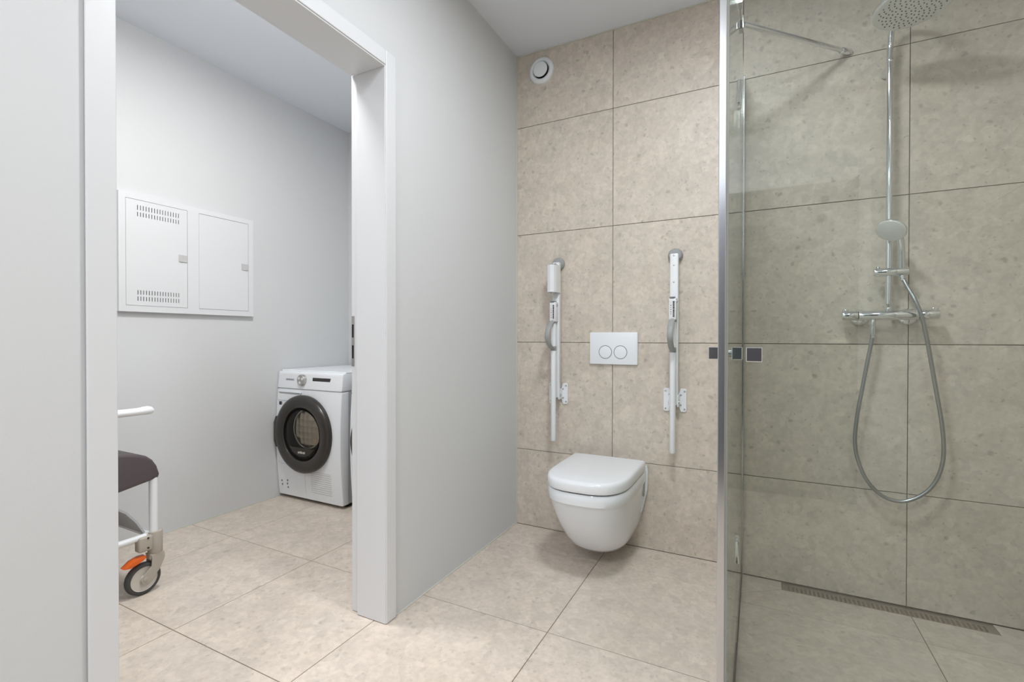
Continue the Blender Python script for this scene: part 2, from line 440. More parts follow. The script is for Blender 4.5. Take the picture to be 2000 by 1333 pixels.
# ------------------------------------------------------------------ ceiling lamps (above and behind the viewer, two of them added as fill)
LN = ['round flush ceiling lamp behind the viewer', 'round flush ceiling lamp between doorway and toilet', 'round flush fill lamp added in front of the shower', 'round flush fill lamp added at the near end of the utility room', 'round flush ceiling lamp just inside the utility doorway']
for (x, y, r, pw, c), lb in zip(LAMPS, LN):
    t = thing('ceiling_lamp', lb, 'lamp', (x, y, H), 'flush ceiling lamps')
    obj('lamp_ring', lathe([(r+0.004, 0), (r+0.022, 0), (r+0.02, 0.014), (r+0.004, 0.018)], (x, y, H), (0, 0, -1), 40, closed=True), 'white', t, True)
    obj('diffuser', lathe([(0, 0), (r+0.003, 0), (r+0.003, 0.006), (0, 0.006)], (x, y, H), (0, 0, -1), 40), 'sface', t)
    ld = bpy.data.lights.new('lamp_light', 'AREA'); ld.shape = 'DISK'; ld.size = 2*r; ld.energy = pw; ld.color = c
    lo = bpy.data.objects.new('lamp_light', ld); lo.location = (0, 0, -0.012); link(lo, t)

# ------------------------------------------------------------------ round exhaust valve
vx, vz = -1.061, 2.515
t = thing('exhaust_valve', 'round white ceiling-height exhaust valve on the tiled wall', 'vent', (vx, D, vz))
A = (0, -1, 0); o = (vx, D, vz)
obj('valve_ring', lathe([(0.042, 0.0), (0.073, 0.0), (0.073, 0.004), (0.068, 0.012), (0.058, 0.017), (0.049, 0.014), (0.042, 0.004)], o, A, 48, closed=True), 'white', t, True)
obj('valve_throat', lathe([(0, 0.0005), (0.0425, 0.0005), (0.0425, 0.002), (0, 0.002)], o, A, 40), 'black', t)
obj('valve_disc', lathe([(0, 0.006), (0.03, 0.007), (0.039, 0.014), (0.041, 0.020), (0.039, 0.023), (0.02, 0.025), (0, 0.0255)], o, A, 48), 'white', t, True)

# ------------------------------------------------------------------ flush plate
fxc, fzc = -0.6565, 0.996
t = thing('flush_plate', 'white glossy flush plate with two round buttons above the toilet', 'flush plate', (fxc, D, fzc))
pl = obj('plate', box(fxc-0.124, fxc+0.124, D-0.013, D, fzc-0.0825, fzc+0.0825, 0.004, 3), 'ceramic', t, True)
for bx_ in (-0.04, 0.038):
    q = obj('button_groove', lathe([(0.0315, 0), (0.0345, 0), (0.0345, 0.0004), (0.0315, 0.0004)], (fxc+bx_, D-0.0131, fzc-0.019), A, 40, closed=True), 'printg', t)
    obj('button', lathe([(0, -0.004), (0.0315, -0.004), (0.0315, 0.0008), (0.029, 0.0014), (0, 0.0014)], (fxc+bx_, D-0.0131, fzc-0.019), A, 40), 'ceramic', t, True)

# ------------------------------------------------------------------ wall-hung toilet
tcx = -0.667
t = thing('toilet', 'white wall-hung toilet with closed lid', 'toilet', (tcx, D, 0))
def dsec(w, L_, z, n=3.0, s=0.5, off=0.0, N_=28):
    pts = [(tcx-w, D-off, z)]
    for k in range(N_+1):
        a = math.pi*k/N_; c, sn = math.cos(a), math.sin(a)
        x = -w*math.copysign(abs(c)**(2/n), c); l = s*L_+(1-s)*L_*abs(sn)**(2/n)
        pts.append((tcx+x, D-l, z))
    pts.append((tcx+w, D-off, z)); return pts
def loft(secs, b=None):
    b = b or bmesh.new(); R_ = [[b.verts.new(p) for p in s] for s in secs]
    n = len(R_[0])
    for A_, B_ in zip(R_, R_[1:]):
        for k in range(n): b.faces.new((A_[k], A_[(k+1) % n], B_[(k+1) % n], B_[k]))
    b.faces.new(R_[0]); b.faces.new(R_[-1]); return b
secs = [(0.060, 0.22, 0.068, 2.2, 0.35), (0.100, 0.285, 0.070, 2.3, 0.38), (0.122, 0.325, 0.080, 2.4, 0.4), (0.137, 0.365, 0.105, 2.5, 0.42), (0.150, 0.41, 0.15, 2.6, 0.45),
        (0.160, 0.452, 0.205, 2.7, 0.48), (0.168, 0.486, 0.26, 2.8, 0.5), (0.173, 0.508, 0.305, 2.9, 0.52), (0.1755, 0.518, 0.332, 3.0, 0.53),
        (0.1775, 0.524, 0.342, 3.0, 0.53), (0.1815, 0.532, 0.350, 3.0, 0.53), (0.183, 0.534, 0.37, 3.0, 0.53), (0.183, 0.534, 0.392, 3.0, 0.53), (0.180, 0.531, 0.3975, 3.0, 0.53), (0.174, 0.524, 0.3985, 3.0, 0.53)]
obj('bowl', loft([dsec(a, b, c, n, s) for a, b, c, n, s in secs]), 'ceramic', t, True)
obj('seat', loft([dsec(a, b, c, 3.0, 0.53, 0.06) for a, b, c in ((0.174, 0.524, 0.3985), (0.174, 0.524, 0.4035))]), 'dgrey', t)  # shaded gap under the lid, put in as a dark grey ring
obj('lid', loft([dsec(a, b, c, 3.0, 0.53, 0.062) for a, b, c in ((0.176, 0.531, 0.4035), (0.183, 0.538, 0.4055), (0.1845, 0.54, 0.412), (0.1845, 0.54, 0.436), (0.1825, 0.537, 0.445), (0.178, 0.531, 0.4495), (0.17, 0.521, 0.4515), (0.12, 0.43, 0.453))]), 'lid', t, True)
q = [(tcx+s_*w_, D, z) for s_, w_, z in ((-1, 0.120, 0.10), (-1, 0.165, 0.2), (-1, 0.186, 0.3), (-1, 0.189, 0.40), (-1, 0.183, 0.417), (1, 0.183, 0.417), (1, 0.189, 0.40), (1, 0.186, 0.3), (1, 0.165, 0.2), (1, 0.120, 0.10))]
obj('wall_flange', extrude_poly(q, (0, -0.03, 0), bev=0.006, seg=3), 'ceramic', t, True)
for s in (-1, 1):
    obj('fixing_recess', box(tcx+s*0.1735-0.004, tcx+s*0.1735+0.004, D-0.058, D-0.036, 0.275, 0.345, 0.003), 'grey', t)
    obj('lid_hinge', cyl((tcx+s*0.08-0.02, D-0.042, 0.420), (tcx+s*0.08+0.02, D-0.042, 0.420), 0.014, 20, 0.002), 'lid', t, True)

# ------------------------------------------------------------------ fold-up support rails
def rail(cx, label, holder):
    t = thing('support_rail', label, 'grab rail', (cx, D, 0.75), 'fold-up support rails beside the toilet')
    Y = lambda d: D-d
    # wall bracket: two flanges and a hinge block
    for s in (-1, 1):
        a, b = (0.017, 0.053)
        pts = [(cx+s*b, Y(0), 0.70), (cx+s*b, Y(0), 0.80), (cx+s*(b-0.006), Y(0), 0.806), (cx+s*(a+0.010), Y(0), 0.806), (cx+s*a, Y(0), 0.778), (cx+s*a, Y(0), 0.722), (cx+s*(a+0.010), Y(0), 0.694), (cx+s*(b-0.006), Y(0), 0.694)]
        fl_ = obj('bracket_flange', extrude_poly(pts, (0, -0.007, 0), bev=0.0015), 'coatw', t)
        for dx, z in ((0.044, 0.793), (0.044, 0.707), (0.027, 0.775), (0.027, 0.727)):
            obj('screw', lathe([(0, 0), (0.0048, 0), (0.004, 0.0022), (0, 0.0025)], (cx+s*dx, Y(0.0068), z), (0, -1, 0), 12), 'satin', fl_)
        obj('hinge_cheek', box(cx+s*0.019-0.003, cx+s*0.019+0.003, Y(0.052), Y(0.003), 0.722, 0.778, 0.002), 'coatw', t)
    obj('hinge_pin', cyl((cx-0.026, Y(0.034), 0.744), (cx+0.026, Y(0.034), 0.744), 0.008, 16), 'satin', t, True)
    arm = obj('arm', box(cx-0.0195, cx+0.0195, Y(0.05), Y(0.022), 0.73, 1.452, 0.006, 3), 'coatw', t, True)
    for z in (1.443, 1.397, 1.317):
        obj('screw', lathe([(0, 0), (0.0048, 0), (0.004, 0.002), (0, 0.0024)], (cx-0.001, Y(0.0498), z), (0, -1, 0), 12), 'satin', arm)
    obj('wall_buffer', lathe([(0, 0), (0.034, 0), (0.035, 0.006), (0.033, 0.016), (0.026, 0.024), (0, 0.024)], (cx, Y(0), 1.448), (0, -1, 0), 32), 'grey', t, True)
    # folding leg with hinge, sticker, pull loop
    hg = obj('leg_hinge', box(cx-0.0165, cx+0.0165, Y(0.094), Y(0.05), 1.135, 1.238, 0.004), 'coatw', t, True)
    st = obj('sticker', box(cx-0.013, cx+0.013, Y(0.0946), Y(0.094), 1.142, 1.226), 'printw', hg)
    z = 1.222
    while z > 1.150:
        h_ = random.uniform(0.004, 0.009); obj('print_mark', box(cx+0.002, cx+0.0095, Y(0.0949), Y(0.0946), z-h_, z), 'print', st); z -= h_+0.0012
    z = 1.205
    while z > 1.155:
        h_ = random.uniform(0.002, 0.006); obj('print_mark', box(cx-0.009, cx-0.005, Y(0.0949), Y(0.0946), z-h_, z), 'printg', st); z -= h_+0.006
    obj('hinge_clip', box(cx-0.012, cx+0.010, Y(0.098), Y(0.06), 1.236, 1.243, 0.001), 'printg', hg)
    for s in (-1, 1): obj('pin_head', lathe([(0, 0), (0.007, 0), (0.006, 0.004), (0, 0.005)], (cx+s*0.0165, Y(0.075), 1.222), (s, 0, 0), 16), 'satin', hg, True)
    leg = obj('folding_leg', cyl((cx, Y(0.078), 0.507), (cx, Y(0.078), 1.14), 0.0135, 24, 0.003), 'coatw', t, True)
    loop = catmull([(cx, Y(0.076), 1.138), (cx, Y(0.112), 1.128), (cx, Y(0.150), 1.098), (cx, Y(0.163), 1.062), (cx, Y(0.150), 1.030), (cx, Y(0.118), 1.003), (cx, Y(0.080), 0.992)], 8)
    lp = obj('pull_loop', tube(loop, 0.0135, 16, ry=0.006), 'grey', t, True); lp['label'] = 'grey plastic pull loop'
    for z in (1.138, 0.994): obj('loop_clamp', cyl((cx, Y(0.078), z-0.012), (cx, Y(0.078), z+0.012), 0.0155, 24, 0.002), 'grey', t, True)
    if holder:
        # open-ended cover of the paper holder on the arm
        prof = []
        for a, b in ((0.040, 0.024), (0.10, 0.024), (0.118, 0.018), (0.126, 0.0), (0.118, -0.018), (0.10, -0.024), (0.040, -0.024)): prof.append((cx+b, Y(a)))
        inner = [(cx+b, Y(a)) for a, b in ((0.040, -0.0215), (0.099, -0.0215), (0.116, -0.016), (0.1235, 0.0), (0.116, 0.016), (0.099, 0.0215), (0.040, 0.0215))]
        h = obj('paper_holder', extrude_poly([(a, b, 1.288) for a, b in prof+inner], (0, 0, 0.142)), 'white', t)
        h['label'] = 'white open-ended paper holder cover'
        obj('holder_bar', cyl((cx, Y(0.085), 1.28), (cx, Y(0.085), 1.437), 0.007, 16), 'coatw', t, True)
        obj('holder_hook', box(cx-0.02, cx+0.012, Y(0.095), Y(0.05), 1.433, 1.4365, 0.001), 'printg', t)
    return t
rail(-0.957, 'white fold-up support rail with paper holder, left of the toilet', True)
rail(-0.354, 'white fold-up support rail right of the toilet, next to the glass', False)

# ------------------------------------------------------------------ shower column
t = thing('shower_column', 'chrome shower column with thermostat bar and round rain head', 'shower', (0.46, D, 1.142))
yb = D-0.065; zb = 1.142
obj('thermostat_body', cyl((0.362, yb, zb), (0.553, yb, zb), 0.0195, 32, 0.002), 'chrome', t, True)
for x0, x1, lab in ((0.307, 0.361, 'temperature_knob'), (0.554, 0.615, 'flow_knob')):
    k = obj(lab, cyl((x0, yb, zb), (x1, yb, zb), 0.0205, 32, 0.003), 'chrome', t, True)
    xm = x0+0.012 if x0 < 0.4 else x1-0.012
    obj('grip_fin', box(xm-0.010, xm+0.010, yb-0.008, yb+0.008, zb+0.016, zb+0.0265, 0.004, 3), 'chrome', k, True)
for x in (0.376, 0.533):
    e = obj('wall_rosette', lathe([(0, 0), (0.034, 0), (0.034, 0.004), (0.028, 0.012), (0.018, 0.016), (0, 0.016)], (x, D, zb-0.006), (0, -1, 0), 36), 'chrome', t, True)
    obj('union_nut', cyl((x, D-0.014, zb-0.003), (x, yb+0.012, zb-0.003), 0.017, 20, 0.001), 'chrome', t, True)
    obj('button_stop', box(x-0.006, x+0.004, yb-0.006, yb+0.004, zb+0.018, zb+0.0225, 0.001), 'satin', t)
path = catmull([(0.460, yb, 1.15), (0.460, yb, 1.6), (0.459, yb, 2.02), (0.459, yb, 2.16), (0.460, yb-0.004, 2.215), (0.462, yb-0.022, 2.262), (0.466, yb-0.065, 2.298), (0.472, yb-0.13, 2.305), (0.478, yb-0.20, 2.292), (0.480, 2.135, 2.276), (0.480, 2.13, 2.246)], 8)
obj('riser_pipe', tube(path, 0.0105, 20), 'chrome', t, True)
obj('pipe_collar', cyl((0.459, yb, 2.135), (0.459, yb, 2.152), 0.0130, 24, 0.002), 'chrome', t, True)
obj('pipe_foot', cyl((0.460, yb, 1.158), (0.460, yb, 1.172), 0.0125, 24, 0.002), 'chrome', t, True)
obj('wall_bracket', lathe([(0, 0), (0.019, 0), (0.019, 0.006), (0.011, 0.03), (0.010, 0.066), (0, 0.066)], (0.459, D, 2.118), (0, -1, 0.30), 24), 'chrome', t, True)
hc = Vector((0.478, 2.13, 2.214)); hd = Vector((0.03, -0.10, -1)).normalized()
rh = obj('rain_head', lathe([(0, -0.034), (0.018, -0.034), (0.022, -0.024), (0.09, -0.012), (0.113, -0.004), (0.119, 0.003), (0.117, 0.008), (0.111, 0.010)], hc, hd, 56), 'chrome', t, True)
sfc = obj('spray_face', lathe([(0.118, 0.006), (0.114, 0.0105), (0.107, 0.012), (0, 0.0125)], hc, hd, 56), 'sface', rh, True)
u_, v_, _ = frame_from(hd); bm = bmesh.new()
for k in range(150):
    a = k*2.399963; rr = 0.1005*math.sqrt((k+0.5)/150)
    lathe([(0.0026, 0.0115), (0.0020, 0.0145), (0, 0.0145)], hc+(u_*math.cos(a)+v_*math.sin(a))*rr, hd, 6, bm)
o_ = obj('nozzles', bm, 'nozzle', sfc); o_['kind'] = 'stuff'
sl = obj('slider', cyl((0.411, D-0.068, 1.312), (0.521, D-0.070, 1.311), 0.0168, 28, 0.003), 'chrome', t, True)
obj('slider_knob', lathe([(0, 0), (0.007, 0), (0.006, 0.006), (0, 0.007)], (0.425, D-0.07, 1.327), (0, 0, 1), 16), 'satin', sl, True)
obj('hose_outlet', cyl((0.411, yb, 1.09), (0.411, yb, 1.128), 0.009, 20, 0.001), 'chrome', t, True)

# ------------------------------------------------------------------ hand shower with hose
t = thing('hand_shower', 'hand shower with pale round head and looping grey metal hose', 'hand shower', (0.5, D-0.085, 1.31))
hc = Vector((0.452, D-0.145, 1.463)); hd = Vector((-0.42, -0.60, -0.72)).normalized()
hh_ = obj('shower_head', lathe([(0, -0.026), (0.022, -0.023), (0.042, -0.012), (0.050, 0.0), (0.049, 0.005), (0.046, 0.007)], hc, hd, 44), 'chrome', t, True)
obj('spray_face', lathe([(0.0495, 0.003), (0.047, 0.0075), (0.040, 0.0095), (0, 0.011)], hc, hd, 44), 'sface', hh_, True)
hp_ = catmull([(0.468, D-0.115, 1.472), (0.486, D-0.10, 1.445), (0.495, D-0.085, 1.40), (0.499, D-0.074, 1.345), (0.500, D-0.070, 1.322)], 8)
obj('handle', tube(hp_, 0.0125, 20), 'chrome', t, True)
hose = [(0.500, 2.362, 1.302), (0.503, 2.360, 1.285), (0.514, 2.346, 1.249), (0.532, 2.328, 1.199), (0.551, 2.323, 1.14), (0.566, 2.328, 1.072), (0.583, 2.338, 0.975), (0.602, 2.348, 0.859), (0.621, 2.358, 0.743), (0.63, 2.363, 0.645), (0.627, 2.368, 0.566), (0.606, 2.373, 0.494), (0.568, 2.373, 0.443), (0.509, 2.373, 0.409), (0.449, 2.373, 0.42), (0.397, 2.373, 0.475), (0.366, 2.373, 0.554), (0.355, 2.373, 0.636), (0.363, 2.373, 0.741), (0.378, 2.373, 0.845), (0.395, 2.37, 0.96), (0.406, 2.368, 1.032), (0.411, 2.368, 1.08)]
obj('hose', tube(catmull(hose, 22), 0.0073, 12, rib=0.08), 'hose', t, True)
obj('hose_cone', lathe([(0, 0), (0.0078, 0), (0.0078, 0.012), (0.0095, 0.02), (0.0095, 0.042), (0, 0.042)], (0.411, 2.368, 1.052), (0.0, 0, 1), 20), 'chrome', t, True)
obj('hose_cone', lathe([(0, 0), (0.0078, 0), (0.0085, 0.02), (0, 0.02)], (0.5035, 2.359, 1.276), (-0.15, 0.1, 1), 20), 'chrome', t, True)

# ------------------------------------------------------------------ shower enclosure
ZG0, ZG1, th = 0.012, 2.232, 0.008
YH = 1.805         # hinge line in the side screen
t = thing('shower_screen', 'fixed narrow glass screen standing against the tiled back wall', 'glass screen', (XG, D, 0))
obj('glass_pane', box(XG-th/2, XG+th/2, YH+0.003, D-0.004, ZS+0.006, ZG1), 'glass', t)
obj('wall_profile', box(XG-0.008, XG+0.008, D-0.022, D-0.0004, ZS+0.004, ZG1, 0.0015), 'alu', t)
obj('bottom_seal', box(XG-0.006, XG+0.006, YH+0.004, D-0.023, ZS+0.0004, ZS+0.012), 'dgrey', t)
obj('clamp_plate', box(XG-0.009, XG+0.009, 1.815, 1.99, 2.205, 2.2335, 0.002), 'chrome', t)
def hinge(parent, x, y, z, along):
    ax = {'y': (0.010, 0.028), 'x': (0.028, 0.010)}[along]
    h = obj('hinge', box(x-ax[0], x+ax[0], y-ax[1], y+ax[1], z-0.040, z+0.040, 0.003), 'chrome', parent)
    obj('hinge_pin', cyl((x, y, z-0.048), (x, y, z+0.048), 0.0115, 20, 0.002), 'chrome', h, True)
t = thing('shower_door', 'hinged glass door of the side opening, seen almost edge-on', 'shower door', (XG, YH, 0), 'two glass shower doors')
obj('glass_pane', box(XG-th/2, XG+th/2, YG+0.006, YH-0.003, ZG0, ZG1), 'glass', t)
for z in (1.875, 0.33): hinge(t, XG, YH, z, 'y')
obj('magnet_seal', box(XG-0.0055, XG+0.0055, YG+0.002, YG+0.014, ZG0, ZG1, 0.001), 'alu', t)
obj('bottom_seal', box(XG-0.006, XG+0.006, YG+0.014, YH-0.005, ZS+0.003, ZG0), 'dgrey', t)
def knob(parent, x, y, z, along):
    """square chrome knob on both faces of a pane"""
    for s in (-1, 1):
        if along == 'x':
            obj('knob', box(min(x+s*0.034, x+s*0.013), max(x+s*0.034, x+s*0.013), y-0.014, y+0.014, z-0.014, z+0.014, 0.0015), 'chrome', parent)
            obj('knob_neck', cyl((x+s*0.003, y, z), (x+s*0.014, y, z), 0.008, 16), 'satin', parent, True)
        else:
            obj('knob', box(x-0.014, x+0.014, min(y+s*0.034, y+s*0.013), max(y+s*0.034, y+s*0.013), z-0.014, z+0.014, 0.0015), 'chrome', parent)
            obj('knob_neck', cyl((x, y+s*0.003, z), (x, y+s*0.014, z), 0.008, 16), 'satin', parent, True)
knob(t, XG, YG+0.105, 1.018, 'x')
XH = 0.69
t = thing('shower_door', 'hinged glass door facing the viewer in front of the shower', 'shower door', (XH, YG, 0), 'two glass shower doors')
obj('glass_pane', box(XG+0.008, XH-0.003, YG-th/2, YG+th/2, ZG0, ZG1), 'glass', t)
for z in (1.875, 0.33): hinge(t, XH, YG, z, 'x')
obj('magnet_seal', box(XG-0.008, XG+0.0065, YG-0.008, YG+0.0015, ZG0, ZG1, 0.0015), 'alu', t)
obj('edge_seal', box(XG+0.0065, XG+0.0105, YG-0.005, YG+0.005, ZG0, ZG1), 'seal', t)
obj('bottom_seal', box(XG+0.008, XH-0.004, YG-0.005, YG+0.005, 0.001, ZG0), 'seal', t)
knob(t, -0.0055, YG, 1.020, 'y')
t = thing('shower_screen', 'fixed glass screen beside the right-hand shower wall', 'glass screen', (XR, YG, 0))
obj('glass_pane', box(XH+0.003, XR-0.003, YG-th/2, YG+th/2, ZG0-0.008, ZG1), 'glass', t)
obj('wall_profile', box(XR-0.022, XR-0.0004, YG-0.008, YG+0.008, 0.001, ZG1, 0.0015), 'alu', t)
t = thing('stabiliser_bar', 'short chrome stabiliser bar from the fixed glass to the tiled back wall', 'support bar', (0.13, 2.2, 2.2))
br = obj('rod', cyl((XG+0.012, 1.985, 2.214), (0.325, D-0.018, 2.240), 0.0095, 20, 0.001), 'chrome', t, True)
obj('bar_end', cyl((0.302, D-0.043, 2.238), (0.338, D-0.001, 2.241), 0.0125, 20, 0.002), 'chrome', t, True)
obj('bar_clamp', box(XG-0.013, XG+0.014, 1.962, 1.998, 2.188, 2.237, 0.003), 'chrome', t)
t = thing('stabiliser_bar', 'chrome stabiliser bar across the shower at the top edge of the picture', 'support bar', (0.3, 1.45, 2.2))
br = obj('rod', cyl((XG+0.010, 1.835, 2.216), (XH+0.02, YG+0.018, 2.216), 0.0095, 20, 0.001), 'chrome', t, True)
obj('bar_clamp', box(XG-0.013, XG+0.014, 1.815, 1.851, 2.19, 2.236, 0.003), 'chrome', t)
obj('bar_clamp', box(XH+0.005, XH+0.04, YG-0.013, YG+0.024, 2.19, 2.236, 0.003), 'chrome', t)

# ------------------------------------------------------------------ linear drain
t = thing('shower_drain', 'long slotted metal drain channel along the shower wall', 'drain', ((DX0+DX1)/2, DY0, ZS))
obj('channel', box(DX0+0.004, DX1-0.004, DY0+0.004, DY1-0.004, ZS-0.03, ZS-0.010), 'vdark', t)
x0, x1 = DX0+0.001, DX1-0.001; n_ = 42; m0, m1 = x0+0.022, x1-0.022; p_ = (m1-m0)/n_
xs = [x0]+[v for k in range(n_) for v in (m0+k*p_, m0+k*p_+p_*0.52)]+[x1]
gr = obj('grate', holed_plate(xs, [DY0+0.001, DY0+0.007, DY1-0.024, DY1-0.001], lambda i, j: j == 1 and i % 2 == 1, lambda a, b, c: (a, b, ZS-0.0008-c), 0.003), 'steel', t)

# ------------------------------------------------------------------ meter / distribution cabinet in the utility room
cy0, cy1, cz0, cz1 = 1.227, 1.936, 1.180, 1.776
t = thing('wall_cabinet', 'white metal wall cabinet with two flush doors, one slotted', 'cabinet', (XU, (cy0+cy1)/2, cz0))
FX = XU+0.022
d1 = (1.257, 1.549); d2 = (1.609, 1.905); dz = (1.211, 1.748)
obj('frame', holed_plate([cy0, d1[0], d1[1], d2[0], d2[1], cy1], [cz0, dz[0], dz[1], cz1], lambda i, j: j == 1 and i in (1, 3), lambda a, b, c: (FX-c, a, b), 0.022), 'frame', t)
obj('back_box', box(XU+0.0005, XU+0.006, cy0+0.01, cy1-0.01, cz0+0.01, cz1-0.01), 'dgrey', t)
q = 0.0016
def slots(y0, y1, n): 
    out = []; p = (y1-y0)/(n-1)
    for k in range(n): out += [y0+k*p-0.0018, y0+k*p+0.0018]
    return out
sy = slots(1.310, 1.503, 16)
yy = [d1[0]+q]+sy+[d1[1]-q]
zz = [dz[0]+q, 1.236, 1.258, 1.268, 1.290, 1.664, 1.686, 1.697, 1.721, dz[1]-q]
dA = obj('door', holed_plate(yy, zz, lambda i, j: i % 2 == 1 and j in (1, 3, 5, 7), lambda a, b, c: (FX-0.001-c, a, b), 0.004), 'frame', t); dA['label'] = 'door with rows of vent slots'
dB = obj('door', box(FX-0.005, FX-0.001, d2[0]+q, d2[1]-q, dz[0]+q, dz[1]-q, 0.0008), 'frame', t)
for dd, y0, y1 in ((dA, 1.503, 1.546), (dB, 1.860, 1.902)):
    la = obj('latch', box(FX-0.0012, FX+0.0012, y0, y1, 1.462, 1.499, 0.0006), 'appls', dd)
    obj('latch_lip', box(FX-0.001, FX+0.004, y0+0.004, y1-0.001, 1.4615, 1.4635), 'appls', dd)

# ------------------------------------------------------------------ tumble dryer and its neighbour
def appliance(x0, x1, label, cat, detail, name):
    t = thing(name, label, cat, ((x0+x1)/2, 2.4, 0), 'laundry machines in the utility room')
    yf = lambda z: 2.132-0.028*max(0.0, 1-((z-0.42)/0.44)**2)    # bowed front
    zs = [0.022, 0.03]+[0.06+k*0.05 for k in range(13)]+[0.714]
    prof = [(x0, yf(z), z) for z in zs]
    up = [(x0, yf(z), z) for z in (0.722, 0.75, 0.78, 0.81, 0.822)]
    full = prof+up+[(x0, yf(0.83)+0.006, 0.829), (x0, 2.70, 0.829), (x0, 2.70, 0.022)]
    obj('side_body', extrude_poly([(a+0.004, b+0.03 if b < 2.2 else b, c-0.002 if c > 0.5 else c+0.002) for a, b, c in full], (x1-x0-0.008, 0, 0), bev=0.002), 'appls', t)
    front = [(a, b, c) for a, b, c in prof]+[(x0, 2.175, 0.714), (x0, 2.175, 0.022)]
    cx, cz, R_ = (x0+x1)/2-0.022, 0.44, 0.165
    # front shell with a round opening is covered by the door ring
    fs_ = obj('front_panel', extrude_poly(front, (x1-x0, 0, 0), bev=0.006, seg=3), 'appl', t, True)
    pf = up+[(x0, yf(0.83)+0.006, 0.829), (x0, 2.21, 0.829), (x0, 2.21, 0.722)]
    cp = obj('control_panel', extrude_poly(pf, (x1-x0, 0, 0), bev=0.005, seg=3), 'appl', t, True)
    obj('panel_gap', box(x0+0.005, x1-0.005, yf(0.71)+0.006, 2.2, 0.70, 0.724), 'appls', t)
    obj('top', box(x0, x1, 2.15, 2.71, 0.826, 0.838, 0.004), 'appl', t)
    obj('plinth', box(x0+0.02, x1-0.02, 2.17, 2.68, 0.006, 0.03), 'black', t)
    for fx_ in (x0+0.05, x1-0.05):
        for fy_ in (2.2, 2.64): obj('foot', cyl((fx_, fy_, 0), (fx_, fy_, 0.012), 0.02, 16), 'black', t)
    # drawer front with angled right side
    yd = yf(0.65)-0.004
    dw = obj('drawer_front', extrude_poly([(x0+0.012, yd, 0.64), (x0+0.185, yd, 0.64), (x0+0.235, yd, 0.697), (x0+0.012, yd, 0.697)], (0, 0.02, 0), bev=0.002), 'appl', t)
    obj('grip_shadow', extrude_poly([(x0+0.035, yd-0.0006, 0.686), (x0+0.215, yd-0.0006, 0.684), (x0+0.228, yd-0.0006, 0.6965), (x0+0.02, yd-0.0006, 0.6965)], (0, 0.002, 0)), 'grey', dw)
    # porthole
    y_ = yf(cz)
    o = (cx, y_+0.004, cz); A_ = (0, -1, 0)
    rg = obj('door_ring', lathe([(0.245, 0), (0.247, 0.012), (0.244, 0.026), (0.234, 0.036), (0.215, 0.041), (0.19, 0.040), (0.172, 0.034), (0.163, 0.024), (0.160, 0.0)], o, A_, 64, closed=True), 'dark', t, True)
    if detail: obj('door_grip', extrude_poly([(cx-0.254, y_-0.004, cz-0.06), (cx-0.254, y_-0.004, cz+0.06), (cx-0.235, y_-0.004, cz+0.10), (cx-0.20, y_-0.004, cz+0.10), (cx-0.20, y_-0.004, cz-0.10), (cx-0.235, y_-0.004, cz-0.10)], (0, -0.026, 0), bev=0.006, seg=3), 'dark', rg, True)
    obj('inner_seal', lathe([(0.162, 0.0), (0.162, 0.03), (0.150, 0.02), (0.148, 0.007)], o, A_, 64, closed=True), 'vdark', t, True)
    obj('drum_recess', lathe([(0, 0.006), (0.160, 0.006), (0.160, 0.008), (0, 0.008)], o, A_, 48), 'vdark', t)
    dsc = Vector((cx+0.035, y_+0.004, cz+0.035))
    b = bmesh.new(); lathe([(0.118, 0.0085), (0.112, 0.0135), (0.075, 0.019), (0, 0.021)], dsc, A_, 48, b)
    obj('drum', b, 'drum', t, True, loc=dsc)
    obj('drum_edge', lathe([(0.118, 0.0085), (0.124, 0.009), (0.124, 0.012), (0.117, 0.012)], dsc, A_, 48, closed=True), 'satin', t, True)
    yy_ = y_+0.004-0.0225
    lens = [(cx+0.140*math.sin(a), yy_, cz-0.140*math.cos(a)) for a in [math.radians(d) for d in range(-52, 53, 8)]]
    pl_ = obj('lower_plate', extrude_poly(lens, (0, -0.002, 0)), 'dark', t)
    obj('pane', lathe([(0.152, 0.024), (0.14, 0.030), (0.08, 0.036), (0, 0.038)], o, A_, 48), 'pane', rg, True)
    if detail:
        for k, (a, w_) in enumerate(((-0.034, 0.012), (-0.020, 0.007), (-0.011, 0.014), (0.005, 0.006), (0.013, 0.010), (0.025, 0.006))):
            obj('print_mark', box(cx+a, cx+a+w_, yy_-0.0026, yy_-0.002, cz-0.122+0.002*(k % 2), cz-0.111+0.002*(k % 3)), 'printw', pl_)
        pz = 0.778; yp = yf(0.79)
        kn = obj('programme_knob', lathe([(0, 0), (0.036, 0), (0.035, 0.016), (0.031, 0.020), (0, 0.020)], (cx-0.035, yp, pz), A_, 40), 'satin', t, True)
        for a in (0.5, 2.4, 4.3): obj('knob_mark', lathe([(0, 0.0195), (0.0085, 0.0195), (0.0085, 0.0206), (0, 0.0206)], (cx-0.035+0.018*math.cos(a), yp, pz+0.018*math.sin(a)), A_, 14), 'sface', kn)
        obj('display', extrude_poly([(cx+0.052, yp-0.0016, pz-0.014), (cx+0.205, yp-0.0016, pz-0.014), (cx+0.212, yp-0.0016, pz+0.018), (cx+0.056, yp-0.0016, pz+0.018)], (0, 0.01, 0)), 'dark', cp)
        text_mesh('SAMSUNG', 0.017, 0.0004, 'logo', 'printg', cp, (x0+0.115, yf(0.775)-0.0012, 0.777), (1, 0, 0), (0, 0, 1))
        obj('sticker', box(x0+0.026, x0+0.050, yf(0.625)-0.0012, yf(0.625)+0.004, 0.610, 0.632), 'print', fs_)
        obj('sticker', box(x0+0.053, x0+0.060, yf(0.625)-0.0010, yf(0.625)+0.004, 0.612, 0.630), 'appls', fs_)
